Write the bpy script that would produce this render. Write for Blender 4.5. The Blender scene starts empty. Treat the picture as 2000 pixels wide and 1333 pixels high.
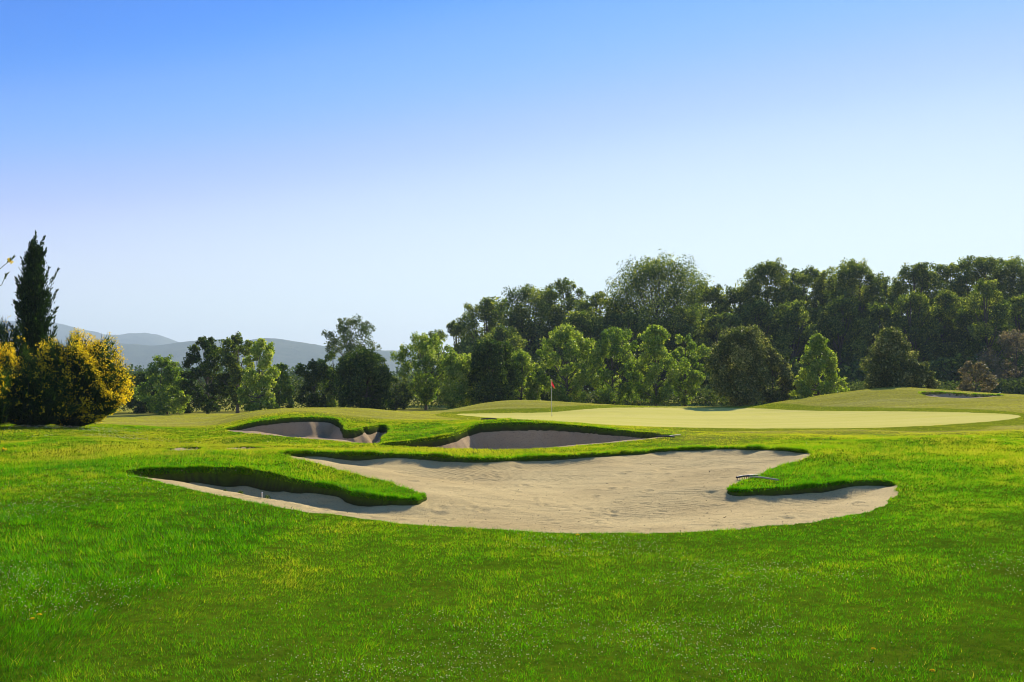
import bpy, math
import numpy as np

scene = bpy.context.scene
col = scene.collection
F, HZ, CXP, EYE = 1750.0, 770.0, 1000.0, 1.7      # focal length, horizon row, centre column (2000 px frame), eye height in m

# ------------------------------------------------------------------ helpers
def new_mesh(name, verts, faces, mat=None, parent=None, attrs=None, smooth=False, loc=None):
    """verts (N,3), faces (M,k) or a list of such arrays -> ONE linked mesh object"""
    me = bpy.data.meshes.new(name)
    verts = np.asarray(verts, np.float32)
    fl = faces if isinstance(faces, list) else [faces]
    fl = [np.asarray(f, np.int32) for f in fl if len(f)]
    me.vertices.add(len(verts)); me.vertices.foreach_set('co', verts.ravel())
    nl = sum(f.size for f in fl); nf = sum(len(f) for f in fl)
    me.loops.add(nl); me.loops.foreach_set('vertex_index', np.concatenate([f.ravel() for f in fl]))
    me.polygons.add(nf)
    tot = np.concatenate([np.full(len(f), f.shape[1], np.int32) for f in fl])
    st = np.zeros(nf, np.int32); st[1:] = np.cumsum(tot)[:-1]
    me.polygons.foreach_set('loop_start', st)
    me.polygons.foreach_set('use_smooth', np.full(nf, smooth, bool))
    for k, v in (attrs or {}).items():
        a = me.attributes.new(k, 'FLOAT', 'POINT'); a.data.foreach_set('value', np.asarray(v, np.float32))
    me.update(calc_edges=True)
    if mat: me.materials.append(mat)
    o = bpy.data.objects.new(name, me); col.objects.link(o)
    if parent is not None: o.parent = parent
    if loc is not None: o.location = loc
    return o

def tag(o, label=None, cat=None, group=None, kind=None):
    if label: o['label'] = label
    if cat: o['category'] = cat
    if group: o['group'] = group
    if kind: o['kind'] = kind
    return o

def thing(name, label, cat, loc, group=None):
    o = bpy.data.objects.new(name, None); col.objects.link(o); o.location = loc
    return tag(o, label, cat, group)

def smooth01(a, b, x):
    t = np.clip((x - a) / (b - a), 0, 1); return t * t * (3 - 2 * t)

_rs = np.random.RandomState(5)
_perm = _rs.rand(256, 256).astype(np.float32)
def vnoise(x, y, seed=0):
    x = x + seed * 17.31; y = y + seed * 9.77
    xi = np.floor(x).astype(int); yi = np.floor(y).astype(int)
    fx = x - xi; fy = y - yi; fx = fx * fx * (3 - 2 * fx); fy = fy * fy * (3 - 2 * fy)
    g = lambda i, j: _perm[(i + seed * 31) % 256, (j + seed * 57) % 256]
    return (g(xi, yi) * (1 - fx) + g(xi + 1, yi) * fx) * (1 - fy) + (g(xi, yi + 1) * (1 - fx) + g(xi + 1, yi + 1) * fx) * fy
def fbm(x, y, seed=0, octv=4):
    s = 0; a = .5
    for i in range(octv):
        s = s + a * vnoise(x * 2 ** i, y * 2 ** i, seed + i); a *= .5
    return s / (1 - .5 ** octv)

# ------------------------------------------------------------------ materials
def mat(name):
    m = bpy.data.materials.new(name); m.use_nodes = True
    m.node_tree.nodes.clear(); return m, m.node_tree
def N(nt, t, **kw):
    n = nt.nodes.new(t)
    for k, v in kw.items():
        if k.startswith('i_'): n.inputs[k[2:].replace('_', ' ')].default_value = v
        else: setattr(n, k, v)
    return n
def rgba(c): return (c[0], c[1], c[2], 1)
def ramp(nt, fac, stops):
    r = N(nt, 'ShaderNodeValToRGB'); e = r.color_ramp.elements
    while len(e) < len(stops): e.new(.5)
    for el, (p, c) in zip(e, stops): el.position = p; el.color = rgba(c)
    nt.links.new(fac, r.inputs[0]); return r.outputs[0]
def mixc(nt, fac, a, b, mode='MIX'):
    m = N(nt, 'ShaderNodeMix', data_type='RGBA', blend_type=mode)
    for s, v in ((m.inputs[0], fac), (m.inputs[6], a), (m.inputs[7], b)):
        if isinstance(v, (int, float)): s.default_value = v
        elif isinstance(v, tuple): s.default_value = rgba(v)
        else: nt.links.new(v, s)
    return m.outputs[2]
def noise(nt, vec, scale, detail=4, rough=.6, dist=0):
    n = N(nt, 'ShaderNodeTexNoise', i_Scale=scale, i_Detail=detail, i_Roughness=rough, i_Distortion=dist)
    if vec is not None: nt.links.new(vec, n.inputs['Vector'])
    return n.outputs['Fac']
def mapping(nt, scale=(1, 1, 1), rot=(0, 0, 0)):
    g = N(nt, 'ShaderNodeNewGeometry'); m = N(nt, 'ShaderNodeMapping')
    m.inputs['Scale'].default_value = scale; m.inputs['Rotation'].default_value = rot
    nt.links.new(g.outputs['Position'], m.inputs['Vector']); return m.outputs[0]
def attr(nt, name): return N(nt, 'ShaderNodeAttribute', attribute_name=name).outputs['Fac']

def leaf_mat(name, stops, trans, tw=.45, gloss=.06, rough=.42):
    """leaf or blade: colour picked along STOPS by the 'tint' attribute, light passing through it in colour TRANS"""
    m, nt = mat(name)
    c = ramp(nt, attr(nt, 'tint'), stops)
    d = N(nt, 'ShaderNodeBsdfDiffuse'); nt.links.new(c, d.inputs[0])
    t = N(nt, 'ShaderNodeBsdfTranslucent'); nt.links.new(mixc(nt, 1.0, c, trans, 'MULTIPLY'), t.inputs[0])
    mx = N(nt, 'ShaderNodeMixShader', i_Fac=tw); nt.links.new(d.outputs[0], mx.inputs[1]); nt.links.new(t.outputs[0], mx.inputs[2])
    out = N(nt, 'ShaderNodeOutputMaterial')
    if gloss > 0:
        g = N(nt, 'ShaderNodeBsdfGlossy', i_Roughness=rough); g.inputs[0].default_value = (1, 1, .92, 1)
        m2 = N(nt, 'ShaderNodeMixShader', i_Fac=gloss); nt.links.new(mx.outputs[0], m2.inputs[1]); nt.links.new(g.outputs[0], m2.inputs[2])
        mx = m2
    nt.links.new(mx.outputs[0], out.inputs[0]); return m

def plain_mat(name, c, rough=.7, c2=None, scale=8, metal=0, bump=0, stretch=(1, 1, 1)):
    m, nt = mat(name)
    p = N(nt, 'ShaderNodeBsdfPrincipled', i_Roughness=rough, i_Metallic=metal)
    p.inputs['Base Color'].default_value = rgba(c)
    if c2 is not None:
        f = noise(nt, mapping(nt, stretch), scale, 5, .65)
        nt.links.new(mixc(nt, f, c, c2), p.inputs['Base Color'])
        if bump:
            b = N(nt, 'ShaderNodeBump', i_Strength=bump, i_Distance=.03); nt.links.new(f, b.inputs['Height']); nt.links.new(b.outputs[0], p.inputs['Normal'])
    out = N(nt, 'ShaderNodeOutputMaterial'); nt.links.new(p.outputs[0], out.inputs[0]); return m

M_BLADE = leaf_mat('grass_blades', [(0, (.022, .085, .002)), (.35, (.076, .300, .002)), (.65, (.205, .315, .008)), (.88, (.40, .39, .05)), (1, (.50, .44, .14))], (1.7, 1.7, .3), .54, .005, .3)
M_OAK = leaf_mat('oak_leaves', [(0, (.036, .068, .012)), (.5, (.100, .155, .022)), (1, (.40, .43, .10))], (1.7, 1.7, .5), .52, .02)  # bright end of the ramp paints sunlit highlights into the leaf colour
M_DARK = leaf_mat('dark_leaves', [(0, (.020, .045, .008)), (.6, (.055, .100, .013)), (1, (.18, .23, .04))], (1.5, 1.6, .6), .30, .015)
M_GREEN = leaf_mat('green_leaves', [(0, (.06, .125, .012)), (.5, (.165, .26, .022)), (1, (.44, .48, .13))], (1.7, 1.7, .5), .52, .035, .35)  # ramp top lightened, sunlit rim highlights put into the colour
M_BRIGHT = leaf_mat('bright_leaves', [(0, (.09, .160, .014)), (.5, (.24, .34, .03)), (1, (.56, .57, .18))], (1.6, 1.6, .5), .54, .035, .35)  # palest stop likewise carries painted sun highlights
M_OLIVE = leaf_mat('olive_leaves', [(0, (.05, .08, .016)), (.5, (.14, .175, .034)), (1, (.50, .47, .18))], (1.4, 1.4, .7), .42, .025, .35)
M_ASH = leaf_mat('ash_leaves', [(0, (.045, .085, .025)), (.5, (.095, .145, .040)), (1, (.21, .245, .11))], (1.4, 1.45, .7), .42, .04)
M_DRY = leaf_mat('dry_leaves', [(0, (.09, .09, .03)), (.5, (.17, .15, .06)), (1, (.32, .25, .13))], (1.3, 1.2, .8), .42, .06)
M_CYP = leaf_mat('cypress_sprays', [(0, (.012, .030, .010)), (.55, (.028, .060, .014)), (1, (.075, .125, .02))], (1.3, 1.5, .5), .25, .015)
M_STEM = leaf_mat('broom_stems', [(0, (.010, .022, .006)), (.6, (.040, .080, .012)), (1, (.14, .20, .03))], (1.5, 1.6, .5), .4, .012)
M_FLOWER = leaf_mat('yellow_petals', [(0, (.72, .50, .008)), (.5, (.90, .68, .012)), (1, (.95, .80, .09))], (1.3, 1.25, .4), .52, .01)
M_CLOVER = leaf_mat('clover_heads', [(0, (.50, .50, .25)), (1, (.85, .82, .55))], (1.1, 1.1, .8), .5, .0)
M_UNDER = leaf_mat('undergrowth_leaves', [(0, (.03, .06, .012)), (.5, (.075, .115, .022)), (1, (.20, .22, .07))], (1.4, 1.4, .7), .42, .015)
M_BARK = plain_mat('bark', (.055, .042, .030), .9, (.14, .115, .09), 6, 0, .5, (1, 1, .25))
M_PALEBARK = plain_mat('pale_bark', (.10, .085, .065), .9, (.26, .23, .19), 6, 0, .5, (1, 1, .25))

def ground_mat():
    m, nt = mat('turf')
    p = N(nt, 'ShaderNodeBsdfPrincipled', i_Roughness=1); p.inputs['Specular IOR Level'].default_value = 0
    fine = noise(nt, mapping(nt), 9, 6, .7)
    med = noise(nt, mapping(nt), .9, 4, .6)
    big = noise(nt, mapping(nt), .16, 3, .5)
    streak = noise(nt, mapping(nt, (.06, .9, .0), (0, 0, .12)), 1.0, 5, .65)
    rough_c = mixc(nt, med, (.06, .13, .005), (.14, .19, .008))
    fair_c = mixc(nt, big, (.33, .315, .034), (.45, .41, .07))
    fair_c = mixc(nt, ramp(nt, streak, [(.45, (0, 0, 0)), (.72, (1, 1, 1))]), fair_c, (.52, .47, .13))
    fair_c = mixc(nt, attr(nt, 'collar'), fair_c, mixc(nt, med, (.20, .255, .012), (.25, .29, .02)))
    c = mixc(nt, attr(nt, 'mown'), rough_c, fair_c)
    c = mixc(nt, ramp(nt, fine, [(.3, (.35, .35, .35)), (.65, (1, 1, 1))]), (.022, .042, .003), c)
    c = mixc(nt, attr(nt, 'soil'), c, (.045, .05, .018))  # lip faces: soil toned dark green, the look of shaded grass painted in
    nt.links.new(c, p.inputs['Base Color'])
    b = N(nt, 'ShaderNodeBump', i_Strength=.55, i_Distance=.05); nt.links.new(fine, b.inputs['Height']); nt.links.new(b.outputs[0], p.inputs['Normal'])
    out = N(nt, 'ShaderNodeOutputMaterial'); nt.links.new(p.outputs[0], out.inputs[0]); return m
def green_mat():
    m, nt = mat('putting_turf')
    p = N(nt, 'ShaderNodeBsdfPrincipled', i_Roughness=.9); p.inputs['Specular IOR Level'].default_value = 0
    a = noise(nt, mapping(nt, (.25, 1.2, 0), (0, 0, .1)), .8, 5, .6)
    f = noise(nt, mapping(nt), 5, 4, .6)
    st = noise(nt, mapping(nt, (.03, .55, 0), (0, 0, .06)), 1.0, 3, .5)
    c = mixc(nt, a, (.54, .49, .10), (.66, .58, .165))
    c = mixc(nt, ramp(nt, st, [(.4, (0, 0, 0)), (.6, (.7, .7, .7))]), c, (.72, .62, .21))
    c = mixc(nt, f, c, (.57, .53, .115))
    nt.links.new(c, p.inputs['Base Color'])
    out = N(nt, 'ShaderNodeOutputMaterial'); nt.links.new(p.outputs[0], out.inputs[0]); return m
def sand_mat(name, c1, c2, c3):
    m, nt = mat(name)
    p = N(nt, 'ShaderNodeBsdfPrincipled', i_Roughness=.95); p.inputs['Specular IOR Level'].default_value = .1
    big = noise(nt, mapping(nt), .45, 4, .6, .6)
    med = noise(nt, mapping(nt, (.5, 1.6, 1)), 2.2, 6, .7, .3)
    grain = noise(nt, mapping(nt), 38, 4, .75)
    c = mixc(nt, ramp(nt, big, [(.35, (0, 0, 0)), (.65, (1, 1, 1))]), c1, c2)
    c = mixc(nt, ramp(nt, med, [(.35, (0, 0, 0)), (.75, (.8, .8, .8))]), c, c3)
    c = mixc(nt, ramp(nt, grain, [(.34, (1, 1, 1)), (.46, (0, 0, 0))]), c, (c1[0] * .45, c1[1] * .42, c1[2] * .4))
    nt.links.new(c, p.inputs['Base Color'])
    b1 = N(nt, 'ShaderNodeBump', i_Strength=.9, i_Distance=.04); nt.links.new(med, b1.inputs['Height'])
    b2 = N(nt, 'ShaderNodeBump', i_Strength=.9, i_Distance=.02); nt.links.new(grain, b2.inputs['Height']); nt.links.new(b1.outputs[0], b2.inputs['Normal'])
    nt.links.new(b2.outputs[0], p.inputs['Normal'])
    out = N(nt, 'ShaderNodeOutputMaterial'); nt.links.new(p.outputs[0], out.inputs[0]); return m
M_TURF, M_GREENTURF = ground_mat(), green_mat()
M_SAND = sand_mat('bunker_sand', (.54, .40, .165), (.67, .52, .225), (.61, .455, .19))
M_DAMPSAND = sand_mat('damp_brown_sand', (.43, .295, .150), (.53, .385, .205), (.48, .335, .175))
M_SOIL = sand_mat('bare_soil', (.40, .29, .165), (.52, .40, .25), (.46, .34, .20))

# ------------------------------------------------------------------ terrain (the lie of the land, bunkers filled in)
UC = np.array([-600, 0, 200, 400, 500, 600, 700, 850, 1000, 1200, 1400, 1600, 1750, 1900, 2000, 2600.])
SC = (UC - CXP) / F
ZT = {
 0:   [0] * 16,
 5:   [.05, .03, 0, 0, 0, 0, 0, 0, 0, 0, 0, 0, 0, .02, .03, .08],
 8:   [.14, .08, .05, .02, 0, 0, 0, 0, 0, 0, 0, 0, .02, .05, .06, .14],
 11:  [.24, .17, .12, .06, .03, .02, 0, 0, 0, 0, 0, .02, .05, .10, .12, .24],
 15:  [.38, .30, .24, .18, .15, .12, .10, .06, .06, .06, .08, .10, .13, .20, .22, .34],
 20:  [.52, .45, .40, .38, .36, .35, .34, .33, .33, .40, .48, .47, .42, .42, .42, .5],
 24:  [.62, .55, .45, .32, .29, .27, .25, .24, .26, .36, .44, .48, .48, .50, .50, .6],
 26:  [.65, .60, .47, .30, .28, .27, .28, .45, .30, .42, .44, .47, .47, .50, .52, .6],
 29:  [.68, .63, .50, .33, .39, .33, .45, .60, .86, .60, .43, .43, .46, .50, .52, .6],
 33:  [.65, .58, .50, .36, .78, .92, .66, .66, .74, .52, .36, .38, .45, .50, .53, .6],
 38:  [.55, .50, .45, .38, .86, 1.02, .87, .60, .61, .47, .30, .37, .45, .57, .60, .7],
 45:  [.45, .40, .36, .37, .88, 1.0, 1.0, .57, .52, .47, .36, .42, .56, .80, .90, .9],
 52:  [.3, .2, .2, .36, .6, .75, .8, .57, .42, .55, .48, .60, .96, 1.16, 1.2, 1.2],
 62:  [0, 0, 0, .32, .30, .40, .45, .53, 1.3, .95, .64, 1.60, 2.16, 1.84, 1.63, 1.4],
 68:  [0, 0, -.05, .2, .2, .3, .35, .5, 1.1, .85, .74, 1.3, 1.9, 1.75, 1.6, 1.4],
 78:  [0, 0, -.1, 0, .1, .1, .2, .3, .5, .5, .5, .8, 1.2, 1.3, 1.3, 1.2],
 100: [0, 0, 0, 0, 0, .1, .2, .3, .4, .5, .6, .8, .9, 1.0, 1.0, 1.0],
 160: [0] * 8 + [.2, .3, .4, .5, .5, .5, .5, .5],
 400: [0] * 16,
}
def pchip(x, y, q):
    """monotone cubic along the first axis of y"""
    h = np.diff(x)[:, None]; d = np.diff(y, axis=0) / h
    m = np.zeros_like(y); a, b = d[:-1], d[1:]; w1 = 2 * h[1:] + h[:-1]; w2 = h[1:] + 2 * h[:-1]
    with np.errstate(divide='ignore', invalid='ignore'):
        hm = (w1 + w2) / (w1 / a + w2 / b)
    m[1:-1] = np.where(a * b > 0, hm, 0); m[0] = d[0]; m[-1] = d[-1]
    q = np.clip(q, x[0], x[-1]); i = np.clip(np.searchsorted(x, q) - 1, 0, len(x) - 2)
    t = ((q - x[i]) / (x[i + 1] - x[i]))[:, None]; hh = h[i]
    return ((1 + 2 * t) * (1 - t) ** 2 * y[i] + t * (1 - t) ** 2 * hh * m[i] + t * t * (3 - 2 * t) * y[i + 1] + t * t * (t - 1) * hh * m[i + 1])
YK = np.array(sorted(ZT), float); ZK = np.array([ZT[int(k)] for k in YK], float)
SG = np.linspace(SC[0], SC[-1], 641); YG = np.concatenate([np.arange(0, 80, .1), np.linspace(80, 400, 200)])
TZ = pchip(SC, pchip(YK, ZK, YG).T.copy(), SG).T              # rows YG, columns SG
for _ in range(60):                                           # ease the joints of the control columns
    TZ[:, 1:-1] = .25 * TZ[:, :-2] + .5 * TZ[:, 1:-1] + .25 * TZ[:, 2:]
for _ in range(6):
    TZ[1:799] = .25 * TZ[0:798] + .5 * TZ[1:799] + .25 * TZ[2:800]
def base_z(x, y):
    x = np.asarray(x, float); y = np.asarray(y, float)
    yy = np.clip(y, 0.01, 399); s = np.clip(x / np.maximum(yy, .01), SG[0], SG[-1])
    fi = np.interp(yy, YG, np.arange(len(YG))); fj = (s - SG[0]) / (SG[1] - SG[0])
    i = np.minimum(fi.astype(int), len(YG) - 2); j = np.minimum(fj.astype(int), len(SG) - 2); a = fi - i; b = fj - j
    z = TZ[i, j] * (1 - a) * (1 - b) + TZ[i + 1, j] * a * (1 - b) + TZ[i, j + 1] * (1 - a) * b + TZ[i + 1, j + 1] * a * b
    und = ((vnoise(x * .28, y * .28, 6) - .5) * .16 * smooth01(8, 16, y) + (vnoise(x * .6, y * .6, 3) - .5) * .07) * (1 - .8 * smooth01(33, 38, y)) + (vnoise(x * 1.6, y * 1.6, 8) - .5) * .03
    return z + und * smooth01(90, 60, y)
def ground_hit(u, v):
    """first point of the filled-in ground met by the sight line through a photo pixel"""
    yy = np.concatenate([np.arange(3.5, 80, .01), np.arange(80, 130, .1)]); s = (u - CXP) / F
    vv = HZ - F * (base_z(s * yy, yy) - EYE) / yy
    k = np.argmax(vv <= v) if (vv <= v).any() else np.argmin(vv)
    return s * yy[k], yy[k]
def closed_curve(pts, n=14):
    P = np.array(pts, float); L = len(P); out = []
    for i in range(L):
        a, b, c, d = P[i - 1], P[i], P[(i + 1) % L], P[(i + 2) % L]
        for t in np.arange(n) / n:
            out.append(.5 * ((2 * b) + (-a + c) * t + (2 * a - 5 * b + 4 * c - d) * t * t + (-a + 3 * b - 3 * c + d) * t ** 3))
    return np.array(out)
def outline(pts, wob=.04, seed=1, n=10):
    px = closed_curve(pts, n)
    w = np.array([ground_hit(u, v) for u, v in px])
    seg = np.linalg.norm(np.roll(w, -1, 0) - w, axis=1); w2 = []
    for i in range(len(w)):                                    # even spacing in metres
        k = max(1, int(seg[i] / .22)); nx = w[(i + 1) % len(w)]
        for t in range(k): w2.append(w[i] + (nx - w[i]) * t / k)
    w = np.array(w2); keep = [0]
    for i in range(1, len(w)):
        if np.linalg.norm(w[i] - w[keep[-1]]) > .05: keep.append(i)
    w = w[keep]
    for _ in range(2): w = .25 * np.roll(w, 1, 0) + .5 * w + .25 * np.roll(w, -1, 0)
    w[:, 0] += (vnoise(w[:, 0] * 2.3, w[:, 1] * 2.3, seed) - .5) * 2 * wob + (vnoise(w[:, 0] * 6, w[:, 1] * 6, seed + 9) - .5) * 1.3 * wob
    w[:, 1] += (vnoise(w[:, 0] * 2.3, w[:, 1] * 2.3, seed + 4) - .5) * 2 * wob + (vnoise(w[:, 0] * 6, w[:, 1] * 6, seed + 13) - .5) * 1.3 * wob
    return w
class Poly:
    """outline on the ground: signed distance (inside positive) and how much each place belongs to the far, lipped side"""
    def __init__(s, w):
        s.w = w; s.a = w; s.b = np.roll(w, -1, 0)
        area = .5 * np.sum(s.a[:, 0] * s.b[:, 1] - s.b[:, 0] * s.a[:, 1]); t = s.b - s.a
        nrm = np.stack([t[:, 1], -t[:, 0]], 1) * (1 if area > 0 else -1)
        s.n = nrm / np.maximum(np.linalg.norm(nrm, axis=1, keepdims=True), 1e-9)      # outward
        for _ in range(3): s.n = .25 * np.roll(s.n, 1, 0) + .5 * s.n + .25 * np.roll(s.n, -1, 0)
        s.mid = .5 * (s.a + s.b); s.lo = w.min(0); s.hi = w.max(0)
        s.lip = smooth01(-.35, .5, s.n[:, 1]); s.amp = s.lip
    def query(s, x, y, want_lip=False, chunk=20000):
        d = np.full(len(x), -9.0); lip = np.zeros(len(x)); amp = np.zeros(len(x))
        m = np.where((x > s.lo[0] - 1) & (x < s.hi[0] + 1) & (y > s.lo[1] - 1) & (y < s.hi[1] + 1))[0]
        for k in range(0, len(m), chunk):
            q = m[k:k + chunk]; px, py = x[q][:, None], y[q][:, None]
            ax, ay, bx, by = s.a[:, 0], s.a[:, 1], s.b[:, 0], s.b[:, 1]; ex, ey = bx - ax, by - ay
            t = np.clip(((px - ax) * ex + (py - ay) * ey) / (ex * ex + ey * ey + 1e-12), 0, 1)
            dd = (px - ax - t * ex) ** 2 + (py - ay - t * ey) ** 2
            cr = ((ay > py) != (by > py)) & (px < ex * (py - ay) / (ey + 1e-12) + ax)
            ins = cr.sum(1) % 2 == 1
            dist = np.sqrt(dd.min(1)); d[q] = np.where(ins, dist, -dist)
            if want_lip:
                w = 1 / (dd + 1e-4) ** 2; lip[q] = (w * s.lip).sum(1) / w.sum(1); amp[q] = (w * s.amp).sum(1) / w.sum(1)
        return (d, lip, amp) if want_lip else d

BUNKER_PX = [
 # the big one in front: near edge, right end, right finger, far lip, left finger
 dict(pts=[(232, 924), (290, 936), (350, 950), (440, 970), (520, 986), (610, 1001), (720, 1015), (830, 1026), (950, 1034), (1080, 1040), (1200, 1042), (1310, 1041),
   (1420, 1034), (1520, 1026), (1610, 1016), (1690, 1000), (1735, 982), (1752, 962), (1744, 946), (1700, 940), (1640, 943), (1560, 951), (1490, 957), (1440, 960), (1423, 953),
   (1440, 942), (1485, 926), (1535, 907), (1575, 893), (1582, 884), (1540, 879), (1470, 876), (1390, 876), (1290, 880), (1190, 886), (1090, 892), (990, 896), (920, 896), (840, 890), (760, 888), (680, 886), (600, 884),
   (552, 886), (572, 895), (640, 910), (700, 926), (765, 944), (815, 962), (824, 972), (800, 977), (745, 971), (680, 958), (610, 944), (550, 930), (500, 920), (450, 914), (390, 915), (330, 917), (275, 919)],
   depth=.14, R=3.0, lip=.2, near=.02, face=.10, fw=.5),
 # right of centre, under the green
 dict(pts=[(738, 869), (800, 873), (880, 877), (980, 879), (1070, 875), (1150, 869), (1230, 862), (1306, 853), (1290, 848), (1240, 844), (1180, 838), (1110, 831), (1040, 827), (980, 827), (940, 830), (910, 838), (885, 848), (850, 855), (800, 862)],
   depth=.08, R=1.6, lip=.12, near=.02, face=.58, fw=.48),
 # left, in the flank of the mound
 dict(pts=[(437, 841), (480, 846), (560, 853), (640, 860), (732, 867), (748, 855), (762, 838), (748, 831), (715, 835), (686, 841), (672, 838), (668, 828), (655, 819), (620, 816), (570, 817), (520, 822), (480, 829), (455, 836)],
   depth=.08, R=1.8, lip=.12, near=.02, face=.52, fw=.48),
 # the little one high on the right mound
 dict(pts=[(1796, 768), (1812, 774), (1850, 777), (1900, 778), (1960, 773), (1935, 771), (1890, 770), (1850, 767), (1815, 766)],
   depth=.12, R=1.2, lip=.16, near=.02, face=.2, fw=.8),
]
SOIL_PX = [dict(pts=[(318, 878), (345, 881), (385, 880), (398, 875), (370, 873), (340, 875)], depth=.02, R=.6, lip=.06, near=.01, face=0, fw=.5),
           dict(pts=[(440, 877), (480, 878), (520, 876), (500, 873), (460, 873)], depth=.02, R=.6, lip=.05, near=.01, face=0, fw=.5)]
for i, b in enumerate(BUNKER_PX + SOIL_PX):
    p = b['poly'] = Poly(outline(b['pts'], .06 if i < 4 else .03, 10 + i))
    um = CXP + F * p.mid[:, 0] / p.mid[:, 1]
    lipm = np.full(len(um), b['lip'])
    if i == 0:                                                 # the turf step is tall round the left finger and fades out to the right
        lipm = np.interp(um, [500, 700, 850, 1000, 1200, 1400, 1600], [.12, .10, .09, .07, .055, .045, .045])
        lipm = np.where((um < 900) & (p.mid[:, 1] < 18.3), np.interp(um, [300, 450, 620, 800], [.36, .30, .21, .09]), lipm)
        lipm = np.where((um > 1400) & (p.mid[:, 1] < 18.2), .085, lipm)
    if i in (0, 3): lipm = lipm * (.30 + 1.35 * fbm(p.mid[:, 0] * 1.1, p.mid[:, 1] * 1.1, 77, 3))
    if i == 1: lipm = np.interp(um, [850, 1250], [.21, .13])
    if i == 2: lipm = np.where(um > 650, .22, lipm)
    for _ in range(2): lipm = .25 * np.roll(lipm, 1) + .5 * lipm + .25 * np.roll(lipm, -1)
    p.amp = b['near'] + (lipm - b['near']) * p.lip
PITS = BUNKER_PX + SOIL_PX
GREEN = Poly(outline([(893, 809), (930, 814), (1000, 819), (1080, 823), (1200, 831), (1320, 835), (1450, 837), (1600, 837), (1740, 835), (1860, 829), (1950, 822), (1992, 815), (1975, 810), (1900, 806.5), (1780, 804), (1660, 803.5),
                      (1560, 802), (1500, 799), (1440, 797), (1360, 796.5), (1270, 796.5), (1190, 797), (1140, 800), (1075, 805.5), (1000, 807)], 0, 40, 8))

def turf_z(x, y):
    """turf surface, which tips over the lips and dives below the sand inside each bunker"""
    z = base_z(x, y)
    for b in PITS:
        d, lp, am = b['poly'].query(x, y, True)
        k = np.where(d > -.9)[0]
        dd = d[k]; amt = am[k]
        z[k] += .015 * lp[k] * np.exp(-(dd / .45) ** 2) * (dd < 0) * (b['lip'] > .1)
        inside = dd >= 0
        z[k] = np.where(inside, z[k] + .015 * lp[k] * np.exp(-(dd / .05) ** 2) * (b['lip'] > .1) - (amt + .06) * np.clip(dd / .10, 0, 1) - np.clip((dd - .08) / .14, 0, 1) * (b['depth'] + b['face'] + .3), z[k])
    return z
_fr = np.random.default_rng(19)
def footprints():
    P = []
    for (ua, va, ub, vb, nn) in [(905, 905, 1180, 985, 20), (1180, 985, 1060, 1035, 10), (1300, 890, 1250, 960, 12), (1640, 960, 1500, 1000, 12), (450, 965, 640, 990, 9), (640, 850, 560, 838, 7), (1000, 872, 900, 862, 6)]:
        a, c = np.array(ground_hit(ua, va)), np.array(ground_hit(ub, vb))
        for k in range(nn): P.append(a + (c - a) * (k + _fr.uniform(-.2, .2)) / nn + _fr.normal(0, .10, 2))
    for k in range(170):
        u, v = _fr.uniform(560, 1700), _fr.uniform(895, 1035); P.append(np.array(ground_hit(u, v)))
    return np.array(P)
FOOT = footprints(); FR = _fr.uniform(.05, .12, len(FOOT)); FD = _fr.uniform(.004, .018, len(FOOT))
def sand_z(b, x, y):
    z = base_z(x, y)
    d, lp, amt = b['poly'].query(x, y, True)
    rip = (fbm(x * 1.1, y * 2.6, 21, 4) - .5) * .035 + (fbm(x * 5, y * 9, 25, 3) - .5) * .016
    for (fx_, fy_), r_, h_ in zip(FOOT, FR, FD):
        q = np.where((np.abs(x - fx_) < .35) & (np.abs(y - fy_) < .35))[0]
        if len(q):
            rr = np.hypot((x[q] - fx_) / r_, (y[q] - fy_) / (r_ * 1.3)); z[q] += h_ * (-np.exp(-rr ** 2) + .45 * np.exp(-((rr - 1.5) / .5) ** 2)) * (d[q] > .15)
    rk = vnoise(x * .35, y * .35, 66) * 9
    rip = rip + .006 * np.sin((y * (1 + .1 * np.sin(x * .3)) + .25 * x) * 42 + rk) * smooth01(.4, .65, vnoise(x * .5, y * .9, 67))
    z = z - np.where(d > 0, amt * np.clip(d / .04, 0, 1) + b['face'] * lp * smooth01(0, b['fw'], d) + b['depth'] * smooth01(0, b['R'], d) - rip * smooth01(.0, .5, d) * min(1, b['depth'] * 8), .09)
    return z, d

# ground sheet on a fan of columns, fine where the photo looks
s_in = np.linspace(-.66, .66, 830)
s_out = .66 + (np.linspace(0, 1, 26)[1:] ** 2) * 3.2
S = np.concatenate([-s_out[::-1], s_in, s_out])
R_ = np.concatenate([np.linspace(.6, 9.9, 90), np.arange(10, 36, .05), np.arange(36, 76, .14), np.geomspace(76, 5400, 105)])
sx, sy = np.meshgrid(S, R_); gx = (sx * sy).ravel(); gy = sy.ravel()
gz = turf_z(gx, gy)
nr, nc = sx.shape
idx = np.arange(nr * nc).reshape(nr, nc)
quads = np.stack([idx[:-1, :-1], idx[:-1, 1:], idx[1:, 1:], idx[1:, :-1]], -1).reshape(-1, 4)
gd = GREEN.query(gx, gy)
soil = np.zeros(len(gx))  # mask inside the bunker edges for the painted shade tone of the lips
for b in PITS: soil = np.maximum(soil, smooth01(.02, .06, b['poly'].query(gx, gy)))
def mown_mask(x, y):
    u = CXP + F * x / np.maximum(y, .1)
    f = smooth01(22, 31, y + 5 * (vnoise(x * .25, y * .25, 9) - .5)) * smooth01(1150, 1420, u)
    f = np.maximum(f, smooth01(33, 37, y))
    return f
mown = mown_mask(gx, gy)
on_green = gd[quads].mean(1) > 0
turf = new_mesh('grass_ground', np.stack([gx, gy, gz], 1), quads[~on_green], M_TURF, attrs={'mown': mown, 'soil': soil, 'collar': smooth01(-2.4, -1.9, gd)}, smooth=True)
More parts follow.
